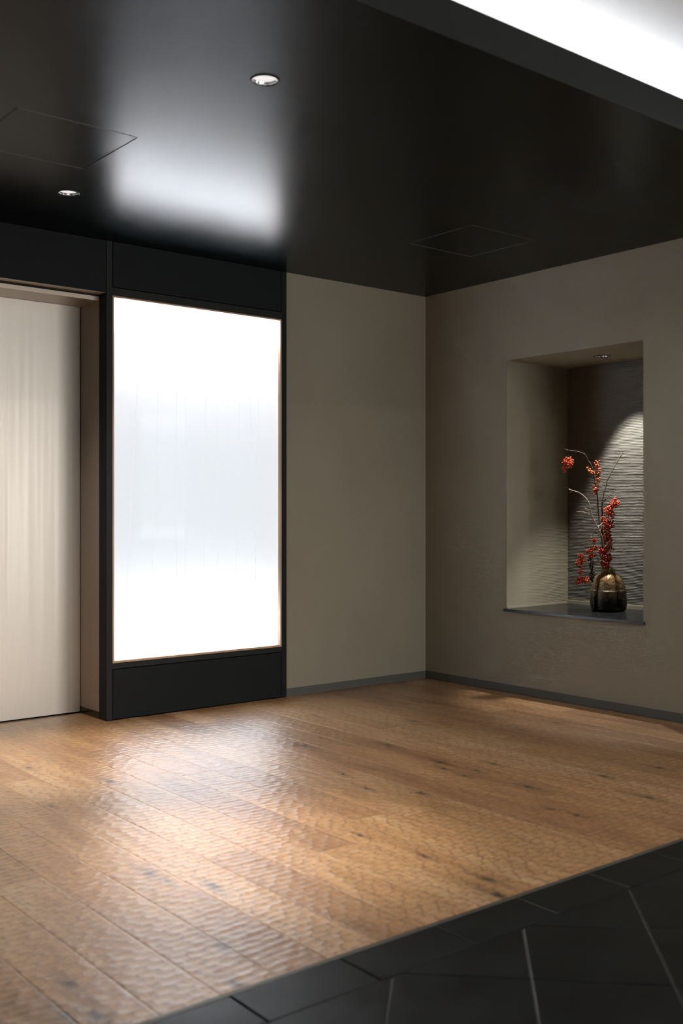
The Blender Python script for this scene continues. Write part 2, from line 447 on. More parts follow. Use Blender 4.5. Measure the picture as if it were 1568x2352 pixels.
G = 0.0032
BY0, BY1 = EDGE_Y - 0.0165, -3.084
boxes('border_joint', [((XL, XR2), (BY1 - 0.004, EDGE_Y - 0.0156), (-0.022, -0.0040))], M['grout_dark'], floor)
k = -9
while True:
    a = -2.1415 + 0.3085*k
    k += 1
    if a > XR2: break
    if a + 0.3085 < XL: continue
    p = rect(max(a+G/2, XL), min(a+0.3085-G/2, XR2), BY1+G/2, BY0)
    if p[1][0] - p[0][0] > 0.02: prism_tile(p, M['tile'])
S = 0.4425                                   # diagonal step of the 45-degree tiles in x-y and x+y
for i in range(-30, 30):
    for j in range(-30, 30):
        u0, v0 = 0.491 + S*i, -5.651 + S*j   # u = x - y, v = x + y
        g = G*0.85
        pts = [((u+v)/2, (v-u)/2) for u, v in ((u0+g, v0+g), (u0+S-g, v0+g), (u0+S-g, v0+S-g), (u0+g, v0+S-g))]
        for a, b_, c in ((0, 1, BY1 - G/2), (0, -1, 5.6), (1, 0, XR2), (-1, 0, -XL)):
            pts = clip(pts, a, b_, c) if len(pts) > 2 else []
        if len(pts) < 3: continue
        ar = abs(sum(pts[q][0]*pts[(q+1) % len(pts)][1]-pts[(q+1) % len(pts)][0]*pts[q][1] for q in range(len(pts))))/2
        if ar < 0.0004: continue
        ccx = sum(p[0] for p in pts)/len(pts)
        if ccx > 1.0: continue
        prism_tile(pts, M['tile'])
boxes('slab', [((1.0, XR2), (-5.6, BY1 - 0.005), (-0.0045, -0.001))], M['tile'], floor)

# ================================================================== WALLS
YE = -2.95                                   # right wall stops where the oak stops
wl = boxes('wall_left', [((-1.096, 0.0), (0.0, 0.12), (-0.02, H))], M['plaster'])
tag(wl, 'beige combed plaster wall between the glowing panel and the corner', 'wall', kind='structure')
NY0, NY1, NZ0, NZ1, NXB = -1.625, -0.686, 0.470, 1.9385, 0.557      # niche opening and back
wr = plate('wall_right', rect(YE, 0.0, -0.02, 2.76), [rect(NY0, NY1, NZ0, NZ1)], 0.03, lambda u, v, d: (d, u, v), M['plaster'])
tag(wr, 'beige combed plaster wall with a deep display niche', 'wall', kind='structure')
bl = boxes('baseboard_left', [((-1.095, -0.0065), (-0.006, 0.0), (0.0005, 0.044))], M['baseboard'], bevel=0.001)
tag(bl, 'low grey skirting under the beige wall beside the glowing panel', 'skirting', kind='structure')
br = boxes('baseboard_right', [((-0.006, 0.0), (YE, -0.0002), (0.0005, 0.046))], M['baseboard'], bevel=0.001)
tag(br, 'low grey skirting under the wall with the niche', 'skirting', kind='structure')

# combed ridges: real relief on a grid; tf(a, z, h) puts it on the wall
def combed(name, a0, a1, z0, z1, amp, pitch, tf, seed, na, parent, fade=None, mat=None):
    nz = int((z1-z0)/pitch*7)
    A = np.linspace(a0, a1, na); Zv = np.linspace(z0, z1, nz)
    V = np.zeros((nz, na, 3))
    for j in range(nz):
        for i in range(na):
            a, z = A[i], Zv[j]
            st = 0.28                                            # height of one comb stroke
            band = math.floor((z + 0.05*math.sin(a*3+seed))/st)
            colm = math.floor((a + 0.13*band + 0.03*noise.noise((z*6, seed, 3)))/0.42)
            ph = 0.9*noise.noise((a*4, z*4, seed)) + 0.22*noise.noise((a*30, z*20, seed+5)) + 0.5*noise.noise((band*3.7, colm*5.1, seed))
            t = (z/pitch + ph) % 1.0
            saw = (t/0.72 if t < 0.72 else (1-t)/0.28)          # overhanging lip, soft slope
            wob = 0.75 + 0.5*noise.noise((a*12, z*60, seed+9))
            k = amp*wob*(fade(a, z) if fade else 1.0)
            edge = min(1.0, (z-z0)/0.02, (z1-z)/0.02, (a-a0)/0.012, (a1-a)/0.012)
            V[j, i] = tf(a, z, k*saw*max(edge, 0))
    me = grid_mesh(name, V, na, nz)
    return link(name, me, mat or M['plaster'], parent)

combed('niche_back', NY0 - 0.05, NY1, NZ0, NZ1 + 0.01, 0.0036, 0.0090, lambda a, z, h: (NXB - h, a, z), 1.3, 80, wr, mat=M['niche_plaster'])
combed('niche_side', 0.03, NXB + 0.004, NZ0, NZ1 + 0.005, 0.0013, 0.0090, lambda a, z, h: (a, NY1 - h, z), 4.1, 50, wr,
       fade=lambda a, z: min(1, max(0.05, (a-0.10)/0.3)))
boxes('niche_side', [((0.029, NXB + 0.03), (NY0 - 0.03, NY0), (NZ0, NZ1))], M['plaster'], wr)
boxes('niche_side', [((0.029, NXB + 0.03), (NY1 + 0.001, NY1 + 0.03), (NZ0, NZ1))], M['plaster'], wr)
boxes('niche_back', [((NXB + 0.001, NXB + 0.03), (NY0, NY1), (NZ0, NZ1))], M['plaster'], wr)
LNX, LNY = 0.293, -1.144
plate('niche_ceiling', rect(0.029, NXB + 0.03, NY0, NY1), [circle(LNX, LNY, 0.041)], 0.03, lambda u, v, d: (u, v, NZ1 + d), M['plaster'], wr)
bead = 0.008
boxes('niche_bead', [((-0.0012, 0.002), (NY0 - bead, NY0), (NZ0 + .018, NZ1 + bead)), ((-0.0012, 0.002), (NY1, NY1 + bead), (NZ0 + .018, NZ1 + bead)), ((-0.0012, 0.002), (NY0, NY1), (NZ1, NZ1 + bead))], M['plaster'], wr, 0.0004)
sill = boxes('niche_sill', [((-0.012, 0.03), (NY0 - 0.011, NY1 + 0.014), (NZ0, NZ0 + 0.0165)), ((0.028, NXB + 0.004), (NY0, NY1), (NZ0, NZ0 + 0.0165))], M['sill'], wr, 0.0012)
sill['label'] = 'black polished stone sill of the niche'
SILL_Z = NZ0 + 0.0165
boxes('niche_skirt', [((NXB - 0.012, NXB), (NY0, NY1), (SILL_Z, SILL_Z + 0.022)), ((0.002, NXB), (NY1 - 0.006, NY1), (SILL_Z, SILL_Z + 0.010))], M['plaster'], wr, 0.0006)

# places the camera does not face: closing walls of the lobby
we = boxes('wall_return', [((0.031, XR2), (YE, YE + 0.1), (-0.02, 2.8))], M['plaster'])
tag(we, 'beige wall turning the corner past the niche wall', 'wall', kind='structure')
wf = boxes('wall_far', [((XL - 0.1, XL), (YB, 0.32), (-0.02, 2.8))], M['plaster'])
tag(wf, 'beige wall at the far left end of the lobby', 'wall', kind='structure')
wo = boxes('wall_end', [((XR2, XR2 + 0.1), (YB, YE), (-0.02, 2.8))], M['plaster'])
tag(wo, 'beige wall at the far right end of the lobby', 'wall', kind='structure')
WX = [2.281, 2.549, 2.844, 3.154, 3.428, 3.555, 3.641]
WZ = [0.672, 0.868, 1.297, 1.727, 2.156, 2.394]
wb = plate('wall_back', rect(XL, XR2, -0.02, 2.8), [rect(WX[0]-.03, WX[-1]+.03, WZ[0]-.03, WZ[-1]+.03)] + [rect(ga, gb, 0.1, 2.3) for ga, gb in ((-2.9, -0.7), (-0.5, 1.5))], 0.1, lambda u, v, d: (u, YB - d, v), M['plaster'])
tag(wb, 'beige wall behind the viewer with a lit lattice window', 'wall', kind='structure')
GLZ = [(-2.9, -0.7), (-0.5, 1.5)]
M['glazing'] = emit('added_fill_glazing', (1.0, 0.955, 0.90), FILL_GLAZING_EMIT)  # made-up glowing glass, put in to light the walls and steel door
for q, (ga, gb) in enumerate(GLZ):
    gw = empty('window_%d' % (q+2), ((ga+gb)/2, YB - 0.05, 0.1))
    tag(gw, ['added glowing fill glazing behind the viewer in the middle', 'added glowing fill glazing behind the viewer nearest the lattice window'][q], 'window', kind='structure')
    hw = (gb-ga)/2
    for k in (-1, 1):
        boxes('pane', [((min(0.02*k, (hw-.02)*k), max(0.02*k, (hw-.02)*k)), (-0.005, 0.005), (0.03, 2.17))], M['glazing'], gw)
    boxes('frame', [((-hw, -hw+.03), (-.02, .02), (0, 2.2)), ((hw-.03, hw), (-.02, .02), (0, 2.2)), ((-.02, .02), (-.02, .02), (0, 2.2)), ((-hw, hw), (-.02, .02), (0, .03)), ((-hw, hw), (-.02, .02), (2.17, 2.2))], M['dark_panel'], gw)
win = empty('window_1', (2.961, YB - 0.05, WZ[0]))
tag(win, 'pale lit lattice window in the wall behind the viewer', 'window', kind='structure')
def wp(name, x0, x1, z0, z1, mat, dy0, dy1):
    return boxes(name, [((x0-2.961, x1-2.961), (dy0, dy1), (z0-WZ[0], z1-WZ[0]))], mat, win)
for i, a in enumerate(WX):
    if i < 6:
        for j in range(5):
            if i == 4: continue
            wp('pane', a + .009, WX[i+1] - .009, WZ[j] + .009, WZ[j+1] - .009, M['pane_bright' if j in (0, 4) else 'pane_dim'], -0.005, 0.005)
    wp('mullion', a - .009, a + .009, WZ[0] - .03, WZ[-1] + .03, M['dark_panel'], -0.02, 0.02)
for z in WZ:
    wp('muntin', WX[0] - .009, WX[-1] + .009, z - .006, z + .006, M['dark_panel'], -0.015, 0.015)
wp('infill', WX[4], WX[5], WZ[0], WZ[-1], M['dark_panel'], -0.01, 0.0)

# ================================================================== CEILING
CE = -2.702
LAMPS = [(-2.717, -2.123, 'round recessed downlight in the black ceiling, the larger one nearer the viewer'),
         (-2.698, -0.624, 'round recessed downlight in the black ceiling above the steel door')]
HL = (-3.241, -2.783, -1.413, -0.955)
HR = (-0.989, -0.536, -1.359, -0.918)
ce = plate('ceiling', rect(XL, 0.0, CE, 0.32), [circle(x_, y_, 0.0415) for x_, y_, _ in LAMPS] + [rect(*HL), rect(*HR)], 0.012,
           lambda u, v, d: (u, v, H + d), M['ceiling'])
tag(ce, 'black satin ceiling over the oak floor', 'ceiling', kind='structure')
boxes('fascia', [((XL, 0.0), (CE - 0.0015, CE + 0.012), (H + 0.0002, H + 0.112))], M['fascia'], ce, 0.001)
boxes('ledge', [((XL, 0.0), (CE + 0.012, -1.98), (H + 0.098, H + 0.11))], M['white_ceiling'], ce)
cu = plate('ceiling_upper', rect(XL, XR2, -4.75, -1.95), [circle(-0.5, -3.95, 0.06), circle(-1.1, -3.95, 0.06)], 0.04, lambda u, v, d: (u, v, 2.76 + d), M['white_ceiling'])
boxes('cove_side', [((XL, XR2), (-1.98, -1.95), (H + 0.1, 2.76)), ((XL, XR2), (-4.78, -4.75), (H, 2.80))], M['white_ceiling'], cu)
tag(cu, 'white raised ceiling washed by hidden cove light', 'ceiling', kind='structure')
cb = boxes('ceiling_back', [((XL, XR2), (YB, -4.78), (H, H + 0.03))], M['ceiling'])
tag(cb, 'black satin ceiling behind the viewer', 'ceiling', kind='structure')
cl = empty('cove_light', ((XL + 0.0)/2, -2.47, H + 0.11))
tag(cl, 'hidden linear light lying on the ceiling ledge under the white ceiling', 'light strip')
boxes('channel', [((XL/2 + 0.05, -XL/2 - 0.02), (-0.02, 0.02), (0.0, 0.012))], M['white_ceiling'], cl)
boxes('diffuser', [((XL/2 + 0.05, -XL/2 - 0.02), (-0.012, 0.012), (0.0125, 0.022))], M['cove'], cl)

def spot(name, parent, loc, watts, angle, blend, aim=None, radius=0.02, col=WARM):
    d = bpy.data.lights.new(name, 'SPOT')
    d.energy = watts; d.color = col; d.spot_size = math.radians(angle); d.spot_blend = blend; d.shadow_soft_size = radius
    o = bpy.data.objects.new(name, d); COL.objects.link(o); o.parent = parent; o.location = loc
    if aim is not None:
        o.rotation_euler = Vector(aim).to_track_quat('-Z', 'Y').to_euler()
    return o

def downlight(x_, y_, z_, r, label, group, watts, angle, blend, lens, ringw=0.0045, col=WARM, core=0, aim=None, core_angle=36):
    t = empty('downlight', (x_, y_, z_))
    tag(t, label, 'ceiling light', group)
    lathe('ring', [(r - 0.0005, 0.002), (r - 0.0005, -0.002), (r + 0.001, -0.003), (r + ringw, -0.0025), (r + ringw + 0.001, -0.0003)], M['lamp_ring'], t)
    n = 36                                   # faceted reflector
    prof = [(r - 0.001, 0.001), (r*0.98, 0.004), (r*0.96, 0.007), (r*0.93, 0.010)]
    V = np.array([[((q*(1 + (0.03 if i % 3 == 0 else -0.02)))*math.cos(2*math.pi*i/n), (q*(1 + (0.03 if i % 3 == 0 else -0.02)))*math.sin(2*math.pi*i/n), z) for i in range(n)] for q, z in prof])
    V[0] = np.array([[(r - 0.001)*math.cos(2*math.pi*i/n), (r - 0.001)*math.sin(2*math.pi*i/n), 0.001] for i in range(n)])
    rf = link('reflector', grid_mesh('reflector', V, n, 4, True), M['reflector'], t)
    rf.data.polygons.foreach_set('use_smooth', [False]*len(rf.data.polygons))
    lathe('lens', [(r*0.95, 0.0095), (r*0.6, 0.0088), (r*0.2, 0.0084), (0.0005, 0.0083)], lens, t, n=36)
    lathe('housing', [(r*1.02, 0.004), (r*1.02, 0.07), (0.001, 0.07)], M['lamp_ring'], t, n=36)
    spot('bulb', t, (0, 0, -0.001), watts, angle, blend, aim=aim, col=col)
    if core:
        spot('bulb', t, (0, 0, -0.0015), core, core_angle, 1.0, col=col)
    return t
for x_, y_, lab in LAMPS:
    downlight(x_, y_, H, 0.0415, lab, 'ceiling downlights', DOWN_W, 96, 1.0, M['lens'], core=CORE_W)
for x_, y_, lab in ((-0.5, -3.95, 'added unseen fill downlight in the white raised ceiling nearest the niche wall'), (-1.1, -3.95, 'added unseen fill downlight in the white raised ceiling farther from the niche wall')):
    downlight(x_, y_, 2.7595, 0.06, lab, 'added fill downlights of the white ceiling', REAR_FILL_W, 165, 0.5, M['lens'])  # unseen lamps added to brighten the walls
nl = downlight(LNX, LNY, NZ1, 0.041, 'small recessed downlight in the top of the niche above the vase', None, NICHE_W, 70, 0.35, M['lens_niche'], 0.006, (1.0, 0.92, 0.82), aim=(0.085, -0.150, -1.0), core=70.0, core_angle=50)

def hatch(r, label, group):
    x0, x1, y0, y1 = r
    cx, cy = (x0+x1)/2, (y0+y1)/2
    t = empty('ceiling_hatch', (cx, cy, H)); tag(t, label, 'hatch', group)
    a, b_ = (x1-x0)/2, (y1-y0)/2
    g = 0.0055
    boxes('panel', [((-a+g, a-g), (-b_+g, b_-g), (0.0005, 0.010))], M['ceiling'], t, 0.0008)
    f = 0.0018
    boxes('frame', [((-a, a), (-b_, -b_+f), (-0.0012, 0.02)), ((-a, a), (b_-f, b_), (-0.0012, 0.02)), ((-a, -a+f), (-b_, b_), (-0.0012, 0.02)), ((a-f, a), (-b_, b_), (-0.0012, 0.02))], M['hatch_edge'], t)
    boxes('backing', [((-a, a), (-b_, b_), (0.0125, 0.016))], M['gap'], t)
hatch(HL, 'square access hatch in the black ceiling beside the downlight above the steel door', 'ceiling hatches')
hatch(HR, 'square access hatch in the black ceiling near the corner above the beige walls', 'ceiling hatches')

# ================================================================== GLOWING PANEL
PX0, PX1 = -2.213, -1.096
OX0, OX1, OZ0, OZ1 = -2.181, -1.1325, 0.288, 2.1455
lp = empty('light_panel', ((PX0+PX1)/2, 0.0, 0.0))
tag(lp, 'tall back-lit white wall panel in a charcoal frame beside the steel door', 'light panel')
lx = (PX0+PX1)/2
def lpb(name, x0, x1, y0, y1, z0, z1, mat, bev=0.0008, parent=lp):
    return boxes(name, [((x0-lx, x1-lx), (y0, y1), (z0, z1))], mat, parent, bev)
FY = -0.008
lpb('stile', PX0, OX0, FY, 0.12, 0.0, H - 0.001, M['dark_post'])
lpb('stile', OX1, PX1, FY, 0.12, 0.0, H - 0.001, M['dark_panel'])
lpb('rail', OX0, OX1, FY, 0.12, OZ1, 2.186, M['dark_post'])
lpb('rail', OX0, OX1, FY, 0.12, 0.2585, OZ0, M['dark_post'])
up = lpb('upper_panel', OX0 + 0.004, OX1 - 0.003, FY - 0.001, 0.02, 2.190, H - 0.001, M['dark_panel'])
lo = lpb('lower_panel', OX0 + 0.003, OX1 - 0.003, FY - 0.001, 0.02, 0.004, 0.2545, M['dark_panel'])
lpb('backing', OX0, OX1, 0.02, 0.03, 2.186, H - 0.002, M['gap'], 0)
lpb('backing', OX0, OX1, 0.02, 0.03, 0.0, 0.2585, M['gap'], 0)
T = 0.0085
lpb('lining', OX0, OX0 + T, FY - 0.002, 0.09, OZ0, OZ1, M['lining'], 0.0005)
lpb('lining', OX1 - T, OX1, FY - 0.002, 0.09, OZ0, OZ1, M['lining'], 0.0005)
lpb('lining', OX0 + T, OX1 - T, FY - 0.002, 0.09, OZ1 - T, OZ1, M['lining'], 0.0005)
lpb('lining', OX0 + T, OX1 - T, FY - 0.002, 0.09, OZ0, OZ0 + T*1.2, M['lining'], 0.0005)
PY = 0.012
pane = lpb('pane', OX0 + T, OX1 - T, PY, PY + 0.002, OZ0 + T, OZ1 - T, M['pane'], 0)
pane['label'] = 'glowing white translucent pane'
# faint paper joins over the pane, back light put in as emission
for q, (xa, xb) in enumerate([(-2.02, -2.10), (-1.90, -1.955), (-1.80, -1.80), (-1.745, -1.75), (-1.62, -1.635), (-1.545, -1.545), (-1.40, -1.43), (-1.345, -1.29), (-1.27, -1.30)]):
    za, zb = 1.93 - 0.02*(q % 3), 0.52 + 0.03*(q % 4)
    V = []
    for s in (0, 1):
        xx = xa if s == 0 else xb; zz = za if s == 0 else zb
        V += [(xx-0.0014-lx, PY-0.0012, zz), (xx+0.0014-lx, PY-0.0012, zz), (xx+0.0014-lx, PY-0.0003, zz), (xx-0.0014-lx, PY-0.0003, zz)]
    me = bpy.data.meshes.new('paper_join')
    me.from_pydata(V, [], [(0, 1, 2, 3), (7, 6, 5, 4), (4, 5, 1, 0), (5, 6, 2, 1), (6, 7, 3, 2), (7, 4, 0, 3)]); me.update()
    link('paper_join', me, M['seam'], lp)
# the box behind the pane, with LED rows along its top and bottom
DB = 0.105
lpb('light_box', OX0 + T, OX1 - T, DB, DB + 0.006, OZ0, OZ1, M['box_white'], 0)
lpb('light_box', OX0, OX0 + T, 0.09, DB, OZ0, OZ1, M['box_white'], 0)
lpb('light_box', OX1 - T, OX1, 0.09, DB, OZ0, OZ1, M['box_white'], 0)
lpb('light_box', OX0, OX1, 0.09, DB, OZ1 - T, OZ1, M['box_white'], 0)
lpb('light_box', OX0, OX1, 0.09, DB, OZ0, OZ0 + T, M['box_white'], 0)
lpb('led_board', OX0 + 0.02, OX1 - 0.02, DB - 0.010, DB - 0.002, OZ1 - 0.13, OZ1 - 0.012, M['led_top'], 0)
lpb('led_board', OX0 + 0.02, OX1 - 0.02, DB - 0.010, DB - 0.002, OZ0 + 0.012, OZ0 + 0.27, M['led_foot'], 0)

# ================================================================== STEEL DOOR
DX0, DX1, DY = -3.18, -2.213, 0.290
dr = empty('door_1', ((DX0+DX1)/2, DY, 0.0))
tag(dr, 'brushed steel sliding door in a deep recess left of the glowing panel', 'door', kind='structure')
dx = (DX0+DX1)/2
def db(name, x0, x1, y0, y1, z0, z1, mat, bev=0.0006):
    return boxes(name, [((x0-dx, x1-dx), (y0-DY, y1-DY), (z0, z1))], mat, dr, bev)
leaf = db('leaf', DX0 + 0.002, DX1 - 0.004, DY, DY + 0.03, 0.006, 2.127, M['steel'])
for s, xa, xb in ((1, DX1 + 0.0005, DX1 + 0.03), (0, DX0 - 0.03, DX0)):
    db('jamb_post', xa, xb, 0.0, 0.074, 0.0, 2.42, M['dark_panel']) if s == 0 else None
    db('jamb', xa, xb, 0.1205 if s else 0.076, 0.33, 0.034, 2.15, M['steel_trim'])
    db('jamb_foot', xa, xb, 0.1205 if s else 0.076, 0.33, 0.0, 0.034, M['threshold'])
db('jamb', DX1 - 0.0015, DX1 + 0.0004, 0.0755, DY - 0.002, 0.034, 2.15, M['steel_trim'], 0)
db('jamb_foot', DX1 - 0.0015, DX1 + 0.0004, 0.0755, DY - 0.002, 0.0, 0.034, M['threshold'], 0)
db('head_lining', DX0, DX1 - 0.002, 0.004, 0.070, 2.157, 2.165, M['steel_trim'])
db('head_gap', DX0, DX1 - 0.002, 0.066, 0.080, 2.150, 2.30, M['gap'], 0)
db('head_soffit', DX0, DX1 - 0.002, 0.074, DY + 0.03, 2.1275, 2.149, M['steel_trim'])
db('threshold', DX0, DX1 - 0.002, DY - 0.003, DY + 0.03, -0.02, 0.001, M['threshold'])
hd = db('header', DX0 - 0.03, DX1 - 0.001, -0.004, 0.066, 2.158, H - 0.001, M['dark_panel'])
wls = boxes('wall_left_end', [((XL, DX0 - 0.031), (-0.004, 0.12), (-0.02, H))], M['dark_panel'])
tag(wls, 'charcoal wall beyond the left side of the steel door', 'wall', kind='structure')
boxes('backing', [((-0.6, 0.6), (0.04, 0.06), (-0.02, 2.42))], M['gap'], dr)

# ================================================================== VASE AND BRANCHES
VX, VY = 0.340, -1.152
FWD = Vector((0.6290, 0.7774, 0)); RT = Vector((0.7774, -0.6290, 0))
vz = empty('vase', (VX, VY, SILL_Z))
tag(vz, 'squat lobed bronze-glazed stoneware vase on the black niche sill', 'vase')
Hh = 0.243
prof = [(0.000, 0.0), (0.060, 0.0), (0.088, 0.003), (0.098, 0.012), (0.102, 0.04), (0.1015, 0.08), (0.099, 0.115), (0.0985, 0.1195), (0.0955, 0.1215), (0.0945, 0.126), (0.089, 0.155), (0.080, 0.182), (0.067, 0.202), (0.050, 0.214), (0.038, 0.220), (0.031, 0.226), (0.029, 0.234), (0.032, 0.240), (0.029, 0.2425), (0.025, 0.236), (0.023, 0.20), (0.02, 0.12)]
# refine the profile
pr = []
for (r0, z0), (r1, z1) in zip(prof[:-1], prof[1:]):
    for s in np.linspace(0, 1, 4)[:-1]:
        pr.append((r0 + (r1-r0)*s, z0 + (z1-z0)*s))
pr.append(prof[-1])
n = 120
face = math.atan2(-FWD.y, -FWD.x)             # towards the room
crease = face + math.radians(27)
V = np.zeros((len(pr), n, 3))
for j, (r, z) in enumerate(pr):
    for i in range(n):
        th = 2*math.pi*i/n
        q = ((th - crease) % (math.pi/2))/(math.pi/2)
        c = min(q, 1-q)*2                      # 0 at a crease, 1 at the middle of a lobe
        depth = 0.34*math.exp(-(c/0.16)**2) + 0.06*(1-c)
        depth *= 1.0 if z > 0.02 else 0.5
        if r < 0.03: depth = 0
        rr = r*(0.955 + 0.02*noise.noise((math.cos(th)*2, math.sin(th)*2, z*9)))*(1-depth)*1.06
        V[j, i] = (rr*math.cos(th)*1.0, rr*math.sin(th)*0.98, z)
link('body', grid_mesh('body', V, n, len(pr), True), M['vase'], vz)
# pale knobs of clay round the mouth
def blob(name, pts, r, mat, parent, sub=1):
    bm = bmesh.new()
    for p, s in pts:
        bmesh.ops.create_icosphere(bm, subdivisions=sub, radius=r*s, matrix=Matrix.Translation(p))
    me = bpy.data.meshes.new(name); bm.to_mesh(me); bm.free()
    return link(name, me, mat, parent, smooth=True)
M['clay'] = simple('pale_clay', (0.38, 0.31, 0.23), 0.5, noise_amt=0.2, noise_scale=(60, 60, 60))
rim = blob('rim', [(Vector((0.030*math.cos(a), 0.030*math.sin(a), 0.236 + 0.004*math.sin(3*a))), 0.8 + 0.5*random.random()) for a in np.linspace(0, 2*math.pi, 9)[:-1]], 0.0105, M['clay'], vz, 2)
rim['label'] = 'pale knobbly clay rim'

# a branch: tubes through points given as (right, up, away) in metres from the foot of the vase
def P(u, w_, d=0.0):
    return RT*u + FWD*d + Vector((0, 0, w_))

def tube_into(vs, fs, pts, r0, r1, sides=8, sub=5, wob=0.0015, seed=0):
    pts = [Vector(p) for p in pts]
    path = []
    for i in range(len(pts)-1):                 # Catmull-Rom
        p0 = pts[max(i-1, 0)]; p1 = pts[i]; p2 = pts[i+1]; p3 = pts[min(i+2, len(pts)-1)]
        for s in range(sub):
            t = s/sub
            path.append(0.5*((2*p1) + (p2-p0)*t + (2*p0-5*p1+4*p2-p3)*t*t + (3*p1-p0-3*p2+p3)*t**3))
    path.append(pts[-1])
    N = len(path)
    up = Vector((0.3, 0.2, 0.9)).normalized()
    base = len(vs)
    for i, p in enumerate(path):
        tg = (path[min(i+1, N-1)] - path[max(i-1, 0)]).normalized()
        s1 = tg.cross(up if abs(tg.dot(up)) < 0.95 else Vector((1, 0, 0))).normalized(); s2 = tg.cross(s1)
        nz = Vector((noise.noise((i*0.6, seed, 0)), noise.noise((i*0.6, seed, 7)), noise.noise((i*0.6, seed, 13))))*wob*2 if 0 < i < N-1 else Vector()
        r = r0 + (r1-r0)*i/(N-1)
        if i % 4 == 2: r *= 1.22
        for k_ in range(sides):
            a = 2*math.pi*k_/sides
            vs.append(tuple(p + nz + (s1*math.cos(a) + s2*math.sin(a))*r))
    for i in range(N-1):
        for k_ in range(sides):
            a, b_ = base + i*sides + k_, base + i*sides + (k_+1) % sides
            fs.append((a, b_, b_+sides, a+sides))
    fs.append(tuple(base + (N-1)*sides + k_ for k_ in range(sides)))
    fs.append(tuple(base + sides - 1 - k_ for k_ in range(sides)))

def tube(name, pts, r0, r1, mat, parent, seed=0):
    vs, fs = [], []
    tube_into(vs, fs, pts, r0, r1, seed=seed)
    me = bpy.data.meshes.new(name); me.from_pydata(vs, [], fs); me.update()
    return link(name, me, mat, parent, smooth=True)

def cluster(parent, spine, n_, spread, r, mat, seed, label=None, stalk=True):
    """berries crowded round a short spine, each on a thin stalk"""
    rr = random.Random(seed)
    n_ = int(n_*1.3); spread *= 1.12
    pts = [Vector(p) for p in spine]
    put = []
    tries = 0
    while len(put) < n_ and tries < n_*40:
        tries += 1
        s = rr.uniform(0, len(pts)-1 - 1e-6) if len(pts) > 1 else 0
        i = int(s)
        c = pts[i].lerp(pts[min(i+1, len(pts)-1)], s - i)
        v = Vector((rr.gauss(0, 1), rr.gauss(0, 1), rr.gauss(0, 1)*0.8))
        v = v.normalized()*spread*(0.35 + 0.65*rr.random())
        p = c + v
        if all((p - q).length > r*1.75 for q, _, _ in put):
            put.append((p, 0.8 + 0.35*rr.random(), c))
    o = blob('berry_cluster', [(p, s) for p, s, _ in put], r, mat, parent, 2)
    o['kind'] = 'stuff'
    if label: o['label'] = label
    if stalk:
        vs, fs = [], []
        for p, s, c in put[::2]:
            tube_into(vs, fs, [c, c.lerp(p, 0.5) + Vector((0, 0, 0.002)), p], 0.0008, 0.0006, sides=4, sub=2, wob=0)
        me = bpy.data.meshes.new('berry_stalks'); me.from_pydata(vs, [], fs); me.update()
        st = link('berry_stalks', me, M['bark'], o)
        st['kind'] = 'stuff'
    return o

def px(x_, y_, d=0.0):                           # photo measurements turned into metres at the vase's distance
    return P((x_ - 1399)/402.0, (1405.5 - y_)/402.0, d)

def branch(label):
    b = empty('berry_branch', (VX, VY, SILL_Z))
    tag(b, label, 'branch', 'branches standing in the vase')
    return b
R = 0.0051
# 1 the stout upright stem with the dark fork and the long berry mass on its right
b1 = branch('stout dark upright branch, forked at the top, red berries crowding its right side')
tube('stem', [px(1399, 1330), px(1392, 1290), px(1388, 1250), px(1384, 1215), px(1385, 1185), px(1385, 1160), px(1385, 1150)], 0.0062, 0.0045, M['bark'], b1, 1)
tube('twig', [px(1385, 1156), px(1390, 1130), px(1399, 1100), px(1413, 1074), px(1424, 1055), px(1431, 1044)], 0.0036, 0.0026, M['bark'], b1, 2)
tube('twig', [px(1385, 1158), px(1395, 1147), px(1408, 1136), px(1417, 1127)], 0.003, 0.0016, M['bark'], b1, 3)
tube('twig', [px(1387, 1200), px(1383, 1190), px(1381, 1180)], 0.0035, 0.0045, M['bark_pale'], b1, 4)
cluster(b1, [px(1414, 1152, -.01), px(1411, 1162, -.01), px(1402, 1170, -.015)], 52, 0.021, R, M['berry'], 1)
cluster(b1, [px(1396, 1170, -.015), px(1401, 1180, -.015), px(1406, 1184, -.01)], 46, 0.023, R, M['berry'], 2)
cluster(b1, [px(1393, 1196, -.015), px(1396, 1212, -.02), px(1400, 1205, -.01)], 75, 0.027, R, M['berry'], 3)
cluster(b1, [px(1393, 1222, -.015), px(1397, 1236, -.015), px(1395, 1244, -.01)], 64, 0.024, R, M['berry'], 4)
cluster(b1, [px(1403, 1250), px(1405, 1262)], 14, 0.015, R*0.85, M['berry'], 5)
# 2 the arching stem behind it
b2 = branch('slender branch arching over to the left, one round berry bunch hanging at its tip')
tube('stem', [px(1397, 1330, .015), px(1389, 1280, .02), px(1384, 1220, .025), px(1379, 1180, .03), px(1377, 1145, .03), px(1373, 1120, .03), px(1368, 1090, .03), px(1363, 1072, .025), px(1355, 1060, .02), px(1347, 1047, .01), px(1340, 1043, 0), px(1325, 1039, -.01), px(1308, 1037, -.02), px(1296, 1034, -.025)], 0.0048, 0.0013, M['bark'], b2, 5)
cluster(b2, [px(1304, 1060, -.02), px(1306, 1070, -.02), px(1300, 1065, -.025)], 62, 0.026, R, M['berry'], 6, 'round bunch of red berries')
cluster(b2, [px(1294, 1078, -.02), px(1297, 1087, -.02)], 7, 0.009, R, M['berry'], 7)
tube('twig', [px(1306, 1037.5, -.02), px(1305, 1048, -.02), px(1304, 1060, -.02)], 0.0009, 0.0007, M['bark'], b2, 6)
